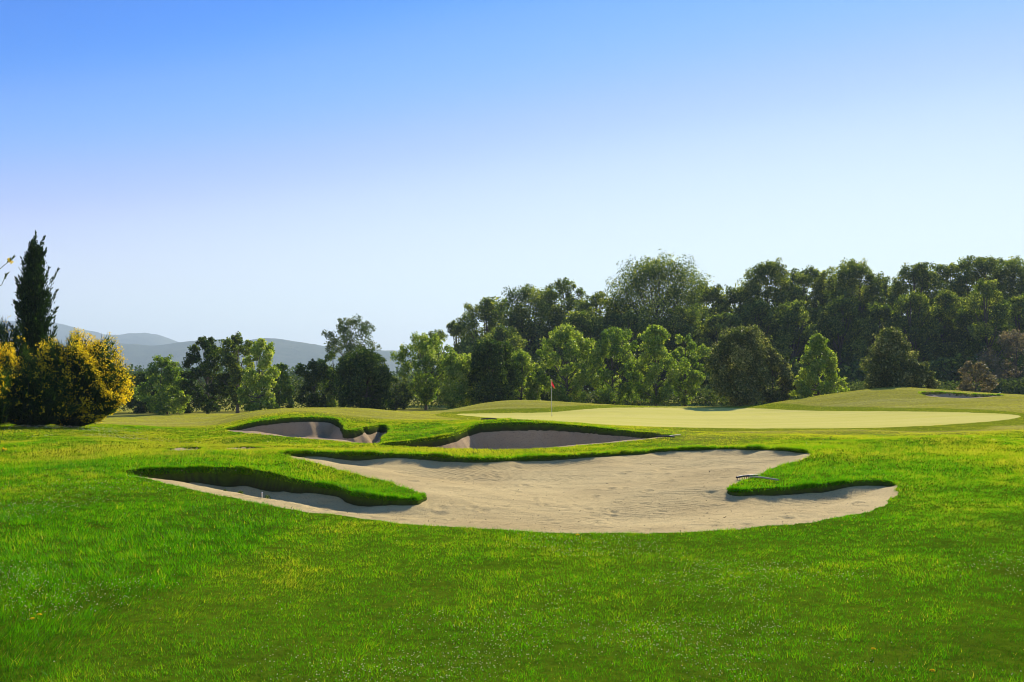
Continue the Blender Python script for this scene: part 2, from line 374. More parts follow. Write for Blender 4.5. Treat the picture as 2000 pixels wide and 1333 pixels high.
tag(turf, 'rolling golf course turf, long in front and mown towards the green', 'ground', kind='structure')
gi = np.unique(quads[on_green]); rem = np.full(nr * nc, -1); rem[gi] = np.arange(len(gi))
g = new_mesh('putting_green', np.stack([gx[gi], gy[gi], gz[gi]], 1), rem[quads[on_green]], M_GREENTURF, smooth=True)
tag(g, 'pale closely mown putting green around the flagstick', 'putting green', kind='structure')
del sx, sy
BL = ['large sandy bunker with two grass fingers in front of the lawn', 'half shaded sand bunker under the lip of the putting green', 'sand bunker with a notched lip cut into the grass mound', 'little sand bunker high on the slope beside the wood',
      'bare brown soil patch in the grass near the broom', 'narrow bare soil streak in the grass']
for i, b in enumerate(PITS):
    p = b['poly']; y0, y1 = p.lo[1] - .25, p.hi[1] + .25
    st = .03 if i == 0 else .05
    ys = np.arange(y0, y1, st); sl = min(p.w[:, 0] / p.w[:, 1]) - .015; sh = max(p.w[:, 0] / p.w[:, 1]) + .015
    ss = np.arange(sl, sh, .0012)
    a, c = np.meshgrid(ss, ys); x = (a * c).ravel(); y = c.ravel(); z, d = sand_z(b, x, y)
    ii = np.arange(len(x)).reshape(c.shape); q = np.stack([ii[:-1, :-1], ii[:-1, 1:], ii[1:, 1:], ii[1:, :-1]], -1).reshape(-1, 4)
    q = q[d[q].max(1) > -.06]
    used = np.unique(q); rm = np.full(len(x), -1); rm[used] = np.arange(len(used))
    o = new_mesh('sand_bunker' if i < 4 else 'bare_soil', np.stack([x, y, z], 1)[used], rm[q], M_SAND if i == 0 else M_DAMPSAND if i < 4 else M_SOIL, smooth=True)
    tag(o, BL[i], 'bunker' if i < 4 else 'soil', kind='structure')

r_ = np.random.default_rng(23); n_ = 900
u_, v_ = r_.uniform(360, 1720, n_), r_.uniform(890, 1038, n_)
fl = np.array([ground_hit(a, c) for a, c in zip(u_, v_)])
dz, dd_ = sand_z(BUNKER_PX[0], fl[:, 0], fl[:, 1]); k_ = dd_ > .06; fl = np.column_stack([fl, dz + .006])[k_]
SAND_FLECKS = fl
# ------------------------------------------------------------------ grass blades
rng = np.random.default_rng(11)
def blades(p, h, w, lean, tint, r):
    n = len(p); az = r.uniform(0, 2 * np.pi, n); side = np.stack([np.cos(az), np.sin(az), np.zeros(n)], 1) * (w / 2)[:, None]
    up = np.stack([lean[:, 0], lean[:, 1], np.ones(n) if lean.shape[1] == 2 else lean[:, 2]], 1); up /= np.linalg.norm(up, axis=1, keepdims=True)
    v = np.empty((n, 3, 3)); v[:, 0] = p - side; v[:, 1] = p + side; v[:, 2] = p + up * h[:, None]
    return v.reshape(-1, 3), np.repeat(tint, 3)
def in_pit(x, y, marg=0.0):
    o = np.zeros(len(x), bool)
    for b in PITS: o |= b['poly'].query(x, y) > marg
    return o
def clover_field(x, y):
    return smooth01(.60, .72, fbm(x * .55, y * .55, 50, 3))
NB = 1750000
by = (np.sqrt(4.6) + rng.random(NB) * (np.sqrt(64) - np.sqrt(4.6))) ** 2
bx = rng.uniform(-1, 1, NB) * (.645 * by + 2.0)
keep = ~in_pit(bx, by, .02) & (GREEN.query(bx, by) < 0)
mw = mown_mask(bx, by); keep &= rng.random(NB) > mw * .62
bx, by, mw = bx[keep], by[keep], mw[keep]; n = len(bx)
uu = CXP + F * bx / by
longg = smooth01(-2.7, -3.1, bx + (fbm(bx, by * .6, 91, 3) - .5) * .7) * smooth01(15, 10, by)             # long grass low on the left
patch = fbm(bx * .7, by * .7, 30, 4); fine_p = .5 * fbm(bx * 4.2, by * 4.2, 33, 2) + .5 * vnoise(bx * 9, by * 9, 35)
finger = smooth01(13, 17, by) * smooth01(23, 20, by)
h = (.022 + .012 * patch + .026 * longg + .022 * finger) * rng.uniform(.5, 1.4, n) * (1 + .018 * np.maximum(by - 8, 0)) * (1 - .68 * mw) * (.15 + 1.7 * fine_p)
wdt = np.maximum(.0030, .00066 * by) * rng.uniform(.6, 1.4, n)
wind = np.stack([(vnoise(bx * .9, by * .9, 41) - .5) * 1.1 + .15, (vnoise(bx * .9, by * .9, 44) - .5) * 1.1], 1)
lean = wind + rng.normal(0, .55, (n, 2))
yel = smooth01(.42, .68, fbm(bx * .28, by * .28, 36, 3))
dark = smooth01(.56, .72, fbm(bx * .45 + 3, by * .45, 39, 3))
tint = .30 + .26 * (patch - .5) * 2 + .10 * yel - .16 * dark + .34 * (fine_p - .5) * 2 + .10 * smooth01(7, 13, by) + .26 * smooth01(13, 22, by) + .34 * mw - .20 * longg - .10 * smooth01(8, 5.5, by) + .11 * np.exp(-((bx + 2.1 + (fbm(bx, by * .6, 91, 3) - .5) * .7) / .65) ** 2) * smooth01(13, 9, by) + rng.normal(0, .15, n) * (1 - .5 * smooth01(10, 24, by))
tint = np.where(rng.random(n) < .02, rng.uniform(.85, 1, n), np.clip(tint, 0, .88))
bz = turf_z(bx, by)
V, T = blades(np.stack([bx, by, bz - .004], 1), h, wdt, lean, tint, rng)
# shaggy turf hanging over the lips of the bunkers
LV, LT = [V], [T]
for i, b in enumerate(PITS):
    p = b['poly']; sel = np.where(p.lip > .03)[0]
    ln = np.linalg.norm(p.b - p.a, axis=1)[sel] * (.25 + p.lip[sel]); ln /= ln.sum()
    m = [70000, 11000, 11000, 3000, 2500, 2000][i]
    k = rng.choice(sel, m, p=ln); t = rng.random(m)[:, None]
    e = p.a[k] + (p.b[k] - p.a[k]) * t
    cl = rng.random(m) < .08 + 1.1 * smooth01(.42, .66, fbm(e[:, 0] * 2.6, e[:, 1] * 2.6, 88, 3)); e, k, t = e[cl], k[cl], t[cl]; m = len(e); nin = -p.n[k]
    f = rng.random(m) ** 1.2; off = -.10 + f * .13
    pos = e + nin * off[:, None]
    z = turf_z(pos[:, 0], pos[:, 1])
    sc = (1 + .018 * np.maximum(pos[:, 1] - 8, 0)) * (.35 if i > 3 else .6 if i > 0 else 1)
    hh = rng.uniform(.02, .075, m) * sc * (.6 + .9 * fbm(pos[:, 0] * 3, pos[:, 1] * 3, 89, 2)) * (.6 + .4 * p.lip[k])
    le = np.concatenate([nin * rng.uniform(.1, 1.1, m)[:, None] + rng.normal(0, .35, (m, 2)), rng.uniform(.25, 1, m)[:, None]], 1)
    ti = np.clip(.34 + .22 * (fbm(pos[:, 0], pos[:, 1], 30, 3) - .5) * 2 + .26 * smooth01(13, 22, pos[:, 1]) + rng.normal(0, .14, m), 0, .85)
    v_, t_ = blades(np.stack([pos[:, 0], pos[:, 1], z], 1), hh, np.maximum(.005, .0008 * pos[:, 1]) * rng.uniform(.7, 1.5, m), le, ti, rng)
    LV.append(v_); LT.append(t_)
V = np.concatenate(LV); T = np.concatenate(LT)
gr = new_mesh('grass', V, np.arange(len(V)).reshape(-1, 3), M_BLADE, attrs={'tint': T})
tag(gr, 'green grass blades covering the lawn and hanging over the bunker lips', 'grass', kind='stuff')
del V, T, LV, LT

# clover heads in drifts
nc_ = 160000
cy = (np.sqrt(4.8) + rng.random(nc_) * (np.sqrt(34) - np.sqrt(4.8))) ** 2; cx = rng.uniform(-.62, .62, nc_) * cy
u_ = CXP + F * cx / cy
prob = .55 * clover_field(cx, cy) * smooth01(18, 10, cy) + .9 * smooth01(430, 100, u_) * smooth01(23, 25.5, cy) * smooth01(31, 29, cy) * smooth01(.45, .6, fbm(cx * .8, cy * .8, 61, 3)) + .004
kk = (rng.random(nc_) < prob * .55) & ~in_pit(cx, cy, -.1) & (mown_mask(cx, cy) < .5)
cx, cy = cx[kk], cy[kk]; m = len(cx); cz = turf_z(cx, cy) + (.042 + .02 * rng.random(m)) * (1 + .018 * np.maximum(cy - 8, 0))
r_ = np.maximum(.006, .00058 * cy) * rng.uniform(.6, 1.25, m)
o4 = np.array([[1, 0, 0], [-.5, .8, 0], [-.5, -.8, 0], [0, 0, 1.1]])
rot = rng.uniform(0, 6.28, m); ca, sa = np.cos(rot), np.sin(rot)
pv = np.empty((m, 4, 3)); pv[..., 0] = cx[:, None] + r_[:, None] * (o4[:, 0] * ca[:, None] - o4[:, 1] * sa[:, None]); pv[..., 1] = cy[:, None] + r_[:, None] * (o4[:, 0] * sa[:, None] + o4[:, 1] * ca[:, None]); pv[..., 2] = cz[:, None] + r_[:, None] * o4[:, 2]
tf = np.array([[0, 1, 3], [1, 2, 3], [2, 0, 3], [0, 2, 1]]); fc = (np.arange(m)[:, None, None] * 4 + tf).reshape(-1, 3)
c = new_mesh('clover_flowers', pv.reshape(-1, 3), fc, M_CLOVER, attrs={'tint': np.repeat(rng.random(m), 4)})
tag(c, 'small white clover heads scattered in drifts through the grass', 'clover', kind='stuff')

# ------------------------------------------------------------------ plants
def unit(v): return v / np.maximum(np.linalg.norm(v, axis=-1, keepdims=True), 1e-9)
def leaf_quads(c, nrm, size, r, aspect=.62):
    """one kite-shaped, slightly folded leaf at each centre"""
    n = len(c); a = unit(np.cross(nrm, r.normal(size=(n, 3)))); b = np.cross(nrm, a)
    s = size[:, None]; v = np.empty((n, 4, 3))
    v[:, 0] = c - a * s * .5; v[:, 1] = c + b * s * .5 * aspect + nrm * s * .08; v[:, 2] = c + a * s * .5; v[:, 3] = c - b * s * .5 * aspect + nrm * s * .08
    return v.reshape(-1, 3)
def tube(path, radii, k=7):
    path = np.asarray(path, float); n = len(path); t = unit(np.gradient(path, axis=0))
    ref = np.array([.31, .2, .93]) if abs(unit(path[-1] - path[0])[2]) < .8 else np.array([1., .1, .05])
    a = unit(np.cross(t, ref)); b = np.cross(t, a); th = np.arange(k) * 2 * np.pi / k
    v = path[:, None] + np.asarray(radii)[:, None, None] * (a[:, None] * np.cos(th)[None, :, None] + b[:, None] * np.sin(th)[None, :, None])
    i = np.arange(n * k).reshape(n, k); j = np.roll(i, -1, 1)
    f = np.stack([i[:-1], j[:-1], j[1:], i[1:]], -1).reshape(-1, 4)
    return v.reshape(-1, 3), f
def join(parts):
    V, Fq, o = [], [], 0
    for v, f in parts: V.append(v); Fq.append(f + o); o += len(v)
    return np.concatenate(V), np.concatenate(Fq)
M_FLECK = plain_mat('dry_flecks', (.06, .045, .025), .9, (.17, .12, .06), 30)
fv = leaf_quads(SAND_FLECKS, unit(np.array([0, 0, 1.]) + rng.normal(0, .35, (len(SAND_FLECKS), 3))), rng.uniform(.012, .038, len(SAND_FLECKS)), rng, .45)
tag(new_mesh('sand_debris', fv, np.arange(len(fv)).reshape(-1, 4), M_FLECK), 'dark bits of dry leaf and grass littering the bunker sand', 'debris', kind='stuff')
PROF = {
 'round':  lambda t: np.sqrt(np.clip(1 - (2 * t - 1) ** 2, 0, 1)) ** .8,
 'ovate':  lambda t: np.clip(np.sin(np.pi * np.clip(t, 0, 1) ** .95), 0, 1) ** .5,
 'egg':    lambda t: np.clip(np.sin(np.pi * np.clip(t, 0, 1) ** 1.35), 0, 1) ** .7,
 'cone':   lambda t: np.clip(1 - t, 0, 1) ** .75 * np.minimum(1, .45 + t / .18),
 'dome':   lambda t: np.sqrt(np.clip(1 - t ** 2.2, 0, 1)) * np.minimum(1, .62 + t / .4),
 'column': lambda t: np.clip(1 - t ** 3, 0, 1) ** .6 * np.minimum(1, .7 + t / .3),
}
def crown_leaves(H0, H1, R, prof, nl, nleaf, leaf, r, lobe=.34, depthr=1.0, gap=.0, lift=(0, 0), solid=.35):
    """crown as lobes of leaf clumps: returns leaf vertices, tints and the lobe centres (local to the trunk foot)"""
    nl = int(nl * 1.9); tt = (np.arange(nl) + r.random(nl)) / nl; ph = np.arange(nl) * 2.399 + r.uniform(0, 6.28) + r.normal(0, .4, nl)
    pr = PROF[prof](tt) * R
    rad = pr * r.uniform(.25, 1.0, nl) ** .7
    rl = R * lobe * r.uniform(.7, 1.25, nl) * (.62 + .38 * pr / R)
    rad = np.maximum(0, np.minimum(rad, pr - rl * .45))
    C = np.stack([rad * np.cos(ph) + lift[0] * tt, rad * np.sin(ph) * depthr + lift[1] * tt, H0 + (H1 - H0) * tt], 1)
    C[:, 2] = np.clip(C[:, 2], H0 + rl * .4, H1 - rl * .75)
    top = np.argmax(C[:, 2]); C[top, 2] = H1 - rl[top] * .75
    P, Nn, Ti = [], [], []
    per = np.maximum(1, (nleaf * rl ** 2 / (rl ** 2).sum()).astype(int))
    for k in range(nl):
        m = per[k]; ns = 9
        sd = unit(r.normal(size=(ns, 3)) + np.array([0, 0, .25])); sc = C[k] + sd * rl[k] * r.uniform(.45, .95, (ns, 1)); sr = rl[k] * r.uniform(.28, .52, ns)
        w = r.integers(0, ns, m); d = unit(r.normal(size=(m, 3)))
        inner = r.random(m) < solid
        q = np.where(inner[:, None], C[k] + d * (rl[k] * .8 * r.random(m) ** .5)[:, None], sc[w] + d * (sr[w] * r.random(m) ** .45)[:, None])
        q[:, 2] = np.where(q[:, 2] < C[k, 2] - rl[k] * .7, C[k, 2] - rl[k] * .7 + r.normal(0, .1 * rl[k], m), q[:, 2])
        P.append(q); Nn.append(unit(unit(q - C[k]) * .35 + r.normal(size=(m, 3)) * .8 + np.array([0, 0, .25])))
        Ti.append(np.clip(.46 + r.normal(0, .26, m) + r.normal(0, .13), 0, 1))
    P = np.concatenate(P); Nn = np.concatenate(Nn); Ti = np.concatenate(Ti)
    v = leaf_quads(P, Nn, leaf * r.uniform(.6, 1.35, len(P)), r)
    return v, np.repeat(Ti, 4), C, rl
def trunk_mesh(H, rad, C, r, stems=1, lean=(0, 0)):
    parts = []
    top = C[:, 2].max() * .93
    for sidx in range(stems):
        off = np.array([0, 0, 0.]) if stems == 1 else np.array([(sidx - (stems - 1) / 2) * rad * 7, r.normal(0, rad), 0])
        z = np.linspace(-.25, top, 9); t = np.clip(z / top, 0, 1)
        wob = np.cumsum(r.normal(0, rad * .35, (9, 2)), 0) * t[:, None]
        path = np.stack([off[0] * (1 - .6 * t) + wob[:, 0] + lean[0] * t, off[1] + wob[:, 1] + lean[1] * t, z], 1)
        rr = rad * (1 - .82 * t) * (1 + .5 * np.exp(-np.maximum(z, 0) / (rad * 2.5)))
        parts.append(tube(path, rr))
        for k in range(sidx, len(C), stems):
            zz = C[k, 2] * r.uniform(.45, .75); i = np.clip(np.searchsorted(z, zz), 1, 8)
            a = path[i - 1] + (path[i] - path[i - 1]) * (zz - z[i - 1]) / (z[i] - z[i - 1])
            mid = (a + C[k]) / 2 + np.array([0, 0, -.06 * np.linalg.norm(C[k] - a)]) + r.normal(0, rad * .4, 3)
            r0 = np.interp(zz, z, rr) * .55
            parts.append(tube([a, mid, C[k], C[k] + (C[k] - mid) * .06], [r0, r0 * .7, r0 * .4, r0 * .12], 5))
    return join(parts)
def at(u, y): x = (u - CXP) / F * y; return x, y, float(base_z(np.array([x]), np.array([y]))[0])
_tree_n = [0]
def tree(name, label, cat, group, u, y, vtop, wpx, m, prof='round', vlow=None, nl=14, nleaf=7000, leaf=.17, lobe=.34, stems=1, trunk=None, bark=None, depthr=1.0, lift=(0, 0), solid=.35, crown_name='crown'):
    _tree_n[0] += 1; r = np.random.default_rng(100 + _tree_n[0])
    x, y, z = at(u, y); H = EYE + (HZ - vtop) * y / F - z; near = group in (GM, GLFT); R = wpx * (.615 if near else .60) * y / F; nleaf = int(nleaf * (2.2 if near else 1.8)); vlow = vlow + 10 if near and vlow else vlow
    H0 = H * .16 if vlow is None else max(.05, EYE + (HZ - vlow) * y / F - z)
    root = thing(name, label, cat, (x, y, z), group)
    v, ti, C, rl = crown_leaves(H0, H, R, prof, nl, nleaf, leaf, r, lobe, depthr, lift=lift, solid=solid)
    new_mesh(crown_name, v, np.arange(len(v)).reshape(-1, 4), m, root, {'tint': ti})
    tr = trunk if trunk else max(.05, H * .018)
    tv, tf_ = trunk_mesh(H, tr, C, r, stems, lift)
    new_mesh('trunk', tv, tf_, bark or M_BARK, root, smooth=True)
    return root

GM = 'young trees in the row behind the green'
GLFT = 'leafy trees behind the mown ground on the far side of the broom'
GW = 'tall trees along the front of the wood'
# ---- left group
tree('leafy_tree', 'low dark tree beside the yellow broom, in front of the blue hills', 'tree', GLFT, 278, 82, 728, 70, M_DARK, 'round', 800, 10, 5200)
tree('leafy_tree', 'twin-stemmed round green tree nearest the yellow broom', 'tree', GLFT, 318, 76, 697, 84, M_GREEN, 'dome', 795, 13, 6500, stems=2)
tree('leafy_tree', 'short dark tree squeezed between the twin-stemmed tree and the taller oak', 'tree', GLFT, 362, 80, 724, 56, M_DARK, 'ovate', 800, 9, 4200)
tree('leafy_tree', 'dark pointed tree with ragged side branches, tallest on the left of its clump', 'tree', GLFT, 406, 76, 660, 78, M_DARK, 'ovate', 795, 15, 7000, lobe=.32)
tree('leafy_tree', 'thin-crowned tree with its trunk bare to the ground, tallest of the clump before the hills', 'tree', GLFT, 464, 75, 655, 76, M_OAK, 'egg', 780, 14, 5400, lobe=.3, trunk=.13)
tree('leafy_tree', 'bright green narrow tree against the blue hills, foliage down to the grass', 'tree', GLFT, 508, 70, 664, 66, M_BRIGHT, 'column', 806, 14, 6800, lobe=.36)
tree('leafy_tree', 'short pale-edged bushy tree at the end of the clump before the hills', 'tree', GLFT, 545, 73, 712, 54, M_GREEN, 'dome', 802, 9, 4600)
# ---- middle row
tree('leafy_tree', 'small dark round tree left of the tall airy ash', 'tree', GM, 616, 78, 706, 70, M_DARK, 'round', 800, 10, 5200)
tree('ash_tree', 'tall airy ash with feathery foliage, sky showing through it', 'tree', GM, 684, 80, 622, 88, M_ASH, 'egg', 720, 15, 4600, leaf=.15, lobe=.32, trunk=.12, solid=.2)
tree('leafy_tree', 'low light green tree around the foot of the airy ash', 'tree', GM, 652, 79, 690, 62, M_GREEN, 'ovate', 800, 9, 4400)
tree('leafy_tree', 'very dark dense rounded tree in front of the airy ash', 'tree', GM, 716, 69, 688, 104, M_DARK, 'dome', 802, 16, 11000, lobe=.4)
tree('leafy_tree', 'small dim tree filling the gap beside the spreading tree', 'tree', GM, 772, 84, 735, 60, M_OAK, 'round', 800, 8, 4000)
tree('leafy_tree', 'spreading tree with a visible slim trunk and layered branches', 'tree', GM, 832, 72, 656, 104, M_GREEN, 'egg', 775, 17, 6400, lobe=.3, trunk=.11)
tree('leafy_tree', 'yellow-green low bushy tree between the spreading tree and the dark oval one', 'tree', GM, 898, 70, 690, 84, M_BRIGHT, 'dome', 800, 14, 7600)
tree('leafy_tree', 'dark egg-shaped tree standing alone against the lighter row', 'tree', GM, 963, 69, 666, 82, M_DARK, 'round', 782, 16, 10000, lobe=.4)
tree('leafy_tree', 'low light green tree between the dark egg-shaped tree and the flag', 'tree', GM, 1018, 74, 686, 74, M_BRIGHT, 'dome', 790, 12, 6200)
tree('leafy_tree', 'bright round-topped tree directly behind the red flag', 'tree', GM, 1107, 73, 637, 94, M_BRIGHT, 'ovate', 790, 17, 8200, lobe=.33, trunk=.12)
tree('leafy_tree', 'low dark bush-like tree beside the flag tree', 'tree', GM, 1064, 79, 700, 50, M_DARK, 'dome', 795, 7, 3600)
tree('leafy_tree', 'green tree with a broken top, first to the right of the flag tree', 'tree', GM, 1197, 75, 641, 92, M_GREEN, 'ovate', 785, 16, 7400, lobe=.32, trunk=.12)
tree('leafy_tree', 'pale-edged slim-trunked tree, second to the right of the flag tree', 'tree', GM, 1281, 73, 636, 92, M_BRIGHT, 'ovate', 775, 17, 7400, lobe=.32, trunk=.10)
tree('leafy_tree', 'smaller loose tree tucked against the wide dark tree', 'tree', GM, 1338, 78, 656, 80, M_GREEN, 'egg', 780, 12, 5200, lobe=.32)
tree('leafy_tree', 'wide dark tree with a pale many-pointed top, broadest of the row', 'tree', GM, 1448, 68, 638, 112, M_OLIVE, 'ovate', 796, 24, 14000, lobe=.34, solid=.5)
tree('leafy_tree', 'lower shoulder tree growing against the wide dark tree', 'tree', GM, 1510, 68.5, 682, 66, M_OLIVE, 'dome', 795, 13, 7000)
tree('maple_tree', 'lobed yellow-green maple with gaps between its branches', 'tree', GM, 1598, 68, 656, 104, M_BRIGHT, 'cone', 780, 18, 6800, lobe=.28)
tree('leafy_tree', 'olive cone-shaped tree standing on the right mound', 'tree', GM, 1738, 67, 642, 118, M_OLIVE, 'cone', 765, 22, 11000, lobe=.34, solid=.5)
tree('leafy_tree', 'small pale tree at the foot of the olive cone', 'tree', GM, 1797, 65.5, 708, 52, M_OLIVE, 'dome', 762, 9, 3000, lobe=.36)
tree('dry_tree', 'little reddish pale sapling in front of the dark wood', 'tree', GM, 1906, 66, 706, 66, M_DRY, 'dome', 758, 10, 1700, lobe=.3, leaf=.15)
# ---- the wood
W = [
 (884, 118, 630, 92, 'round', 12, 'small dark oak at the low left end of the wood'),
 (952, 116, 586, 116, 'ovate', 17, 'forked oak whose left limb stands out against the sky'),
 (1034, 116, 560, 128, 'dome', 17, 'broad oak left of the gap before the great dome'),
 (1100, 118, 551, 104, 'ovate', 17, 'airy-topped oak with sky showing through its crown'),
 (1165, 112, 570, 120, 'dome', 13, 'lower oak leaning against the great domed oak'),
 (1280, 110, 508, 200, 'dome', 34, 'great domed oak, widest crown of the wood'),
 (1382, 113, 556, 96, 'dome', 12, 'low shaded oak under the dip in the skyline'),
 (1446, 112, 562, 108, 'ovate', 16, 'oak sloping up from the dip in the skyline'),
 (1500, 110, 512, 120, 'ovate', 20, 'tall oak with a pointed crown right after the dip in the skyline'),
 (1572, 112, 524, 100, 'ovate', 16, 'narrow oak with a small pointed head above the maple'),
 (1622, 114, 538, 100, 'dome', 13, 'lower flat oak just left of the twin-pointed oak'),
 (1672, 110, 512, 116, 'ovate', 19, 'twin-pointed oak high behind the olive cone'),
 (1726, 114, 543, 100, 'dome', 12, 'low oak in the notch of the skyline above the olive cone'),
 (1790, 110, 518, 124, 'dome', 20, 'flat-topped broad oak after the notch in the skyline'),
 (1848, 113, 518, 104, 'ovate', 16, 'oak joining the flat-topped oak and the highest crown'),
 (1906, 111, 502, 112, 'ovate', 19, 'oak with the highest crown of the wood'),
 (1972, 112, 506, 116, 'dome', 18, 'oak next after the highest crown, cut by the frame'),
 (2050, 112, 510, 120, 'dome', 16, 'oak beyond the frame edge'),
 (2140, 114, 520, 120, 'dome', 12, 'oak farther beyond the frame edge'),
]
for u, y, vt, w, pr, nl, lab in W:
    tree('oak_tree', lab, 'tree', GW, u, y, vt, w, M_OAK, pr, vt + 190, nl, 720 * nl + 7200, .215, .36, 1, .28, depthr=.9, solid=.3)
W2 = [
 (985, 100, 640, 96, 'low dark oak behind the dark egg-shaped tree'), (1140, 101, 610, 100, 'low dark oak above the flag tree'), (1225, 102, 612, 96, 'low dark oak under the left half of the great dome'),
 (1330, 101, 600, 110, 'low dark oak under the right half of the great dome'), (1415, 101, 612, 90, 'low dark oak behind the wide dark tree'), (1480, 102, 590, 100, 'lower oak below the tall pointed oak'), (1550, 100, 588, 104, 'mossy green oak in the lower tier behind the maple'),
 (1640, 101, 583, 108, 'mossy green oak in the lower tier left of the olive cone'), (1715, 102, 596, 96, 'dark oak directly behind the olive cone'), (1782, 100, 574, 104, 'dark oak of the lower tier right of the olive cone'),
 (1850, 101, 570, 96, 'dark oak of the lower tier left of the bare-trunked oak'), (1926, 97, 548, 108, 'paler oak with a long dark bare trunk'), (1992, 100, 580, 90, 'dark oak of the lower tier at the frame edge'), (2070, 101, 570, 110, 'dark oak of the lower tier beyond the frame edge')]
for u, y, vt, w, lab in W2:
    tree('oak_tree', lab, 'tree', GW, u, y, vt, w, M_OAK, 'dome', 752, 16, 13000, .21, .36, 1, .24, solid=.35)
tree('dry_tree', 'greyish pale-leaved tree at the edge of the wood under the oaks', 'tree', GW, 1985, 88, 648, 110, M_DRY, 'dome', 745, 14, 4200, .2, .3)

def mass(name, label, cat, spans, m, n, leaf, seed):
    """leaf mass along a strip: spans = (u0, u1, y, height, depth)"""
    r = np.random.default_rng(seed); P, Nn = [], []
    tot = sum((b - a) * y * h for a, b, y, h, d in spans)
    for a, b, y, h, d in spans:
        k = int(n * (b - a) * y * h / tot); u = r.uniform(a, b, k); yy = y + r.uniform(0, 1, k) ** 1.5 * d; x = (u - CXP) / F * yy
        top = h * (.35 + .9 * fbm(x * .30, yy * .2, seed, 4)); zz = base_z(x, yy) + top * r.random(k) ** .6
        P.append(np.stack([x, yy, zz], 1)); Nn.append(unit(r.normal(size=(k, 3)) + np.array([0, -.2, .5])))
    P = np.concatenate(P); Nn = np.concatenate(Nn)
    v = leaf_quads(P, Nn, leaf * r.uniform(.6, 1.5, len(P)), r)
    o = new_mesh(name, v, np.arange(len(v)).reshape(-1, 4), m, attrs={'tint': np.repeat(np.clip(.45 + r.normal(0, .22, len(P)), 0, 1), 4)})
    return tag(o, label, cat, kind='stuff')
mass('undergrowth', 'low bushes and weeds under the rows of trees', 'undergrowth', [(150, 900, 83, 3.4, 6), (900, 1400, 81, 2.3, 6), (1390, 2100, 79, 2.0, 6)], M_UNDER, 48000, .2, 71)
mass('wood_interior', 'dark leafy thicket inside the wood', 'wood', [(900, 1250, 106, 9, 20), (1250, 2300, 104, 12, 22), (1380, 2300, 92, 4.5, 10), (960, 1400, 112, 14, 14), (1400, 2300, 110, 15, 14)], M_OAK, 100000, .45, 72)
mass('far_wood', 'distant belt of trees below the hills', 'wood', [(-300, 1000, 260, 11, 60)], M_DARK, 26000, 1.0, 73)

# ---- cypress
def cypress():
    r = np.random.default_rng(7); y0 = 33.0; x, y, z = at(66, y0); H = EYE + (HZ - 452) * y / F - z
    root = thing('cypress_tree', 'tall dark cypress with ragged upright sprays behind the yellow broom', 'tree', (x, y, z))
    px = y / F
    Rf = lambda t: np.interp(t, [0, .12, .3, .5, .62, .74, .86, .94, 1], np.array([28, 35, 36, 34, 28, 21, 15, 9, 2.])) * px
    P, D, L = [], [], []
    for k in range(250):                                       # plumes
        t0 = r.random() ** .95 * .93; a = r.uniform(0, 6.28); ro = Rf(t0) * r.uniform(.4, 1.15); ln = r.uniform(.5, 1.25) * (1 - .45 * t0); m = int(95 * ln / .8)
        base = np.array([np.cos(a) * ro * .45, np.sin(a) * ro * .45, t0 * (H - .6)]); tip = base + np.array([np.cos(a) * ro * .62, np.sin(a) * ro * .62, ln])
        tip[2] = min(tip[2], H - .05); s = r.random(m) ** .8; wid = .17 * (1 - s) ** .7 + .02
        P.append(base + (tip - base) * s[:, None] + r.normal(0, 1, (m, 3)) * wid[:, None] * np.array([.6, .6, .8]))
        D.append(unit(unit(tip - base) + r.normal(0, .3, (m, 3)))); L.append(r.uniform(.06, .18, m))
    k = 4500; t = r.random(k); a = r.uniform(0, 6.28, k); q = r.random(k) ** .5 * .62 * Rf(t)
    P.append(np.stack([q * np.cos(a), q * np.sin(a), .1 + t * (H - .8)], 1)); D.append(unit(r.normal(0, .3, (k, 3)) + np.array([0, 0, 1.]))); L.append(r.uniform(.12, .3, k))
    P, D, L = np.concatenate(P), np.concatenate(D), np.concatenate(L)
    # outstanding sprays as in the silhouette: (dx, z fraction, lean, length) in photo pixels from the axis
    for dx, vz, ln, lx in [(40, 552, 70, .55), (30, 545, 50, .45), (44, 590, 60, .5), (-30, 570, 44, -.6), (-36, 556, 40, -.7), (-40, 620, 60, -.45), (-44, 650, 50, -.4), (14, 480, 40, .35), (2, 470, 34, .05), (-10, 480, 34, -.12), (40, 640, 46, .35), (24, 500, 30, .4)]:
        k = 120; ln = ln * .72; s = r.random(k); zb = EYE + (HZ - vz) * px - z
        ax = unit(np.array([lx, r.normal(0, .25), 1.0])); b0 = np.array([dx * px * .55, 0, zb - ln * px * .5])
        p = b0 + ax * (s * ln * px * 1.15)[:, None] + r.normal(0, .05, (k, 3)) * (1.15 - s)[:, None]
        P = np.concatenate([P, p]); D = np.concatenate([D, unit(ax + r.normal(0, .28, (k, 3)))]); L = np.concatenate([L, r.uniform(.05, .14, k)])
    n = len(P); side = unit(np.cross(D, r.normal(size=(n, 3)))) * (L * .13 + .006)[:, None]
    v = np.empty((n, 4, 3)); v[:, 0] = P; v[:, 1] = P + D * (L * .45)[:, None] + side; v[:, 2] = P + D * L[:, None]; v[:, 3] = P + D * (L * .45)[:, None] - side
    new_mesh('crown', v.reshape(-1, 3), np.arange(n * 4).reshape(-1, 4), M_CYP, root, {'tint': np.repeat(np.clip(.4 + r.normal(0, .22, n), 0, 1), 4)})
    tv, tf_ = tube([(0, 0, -.2), (.02, 0, 1.5), (0, .02, 4), (.02, 0, H * .93)], [.14, .11, .07, .015])
    new_mesh('trunk', tv, tf_, M_BARK, root, smooth=True)
cypress()

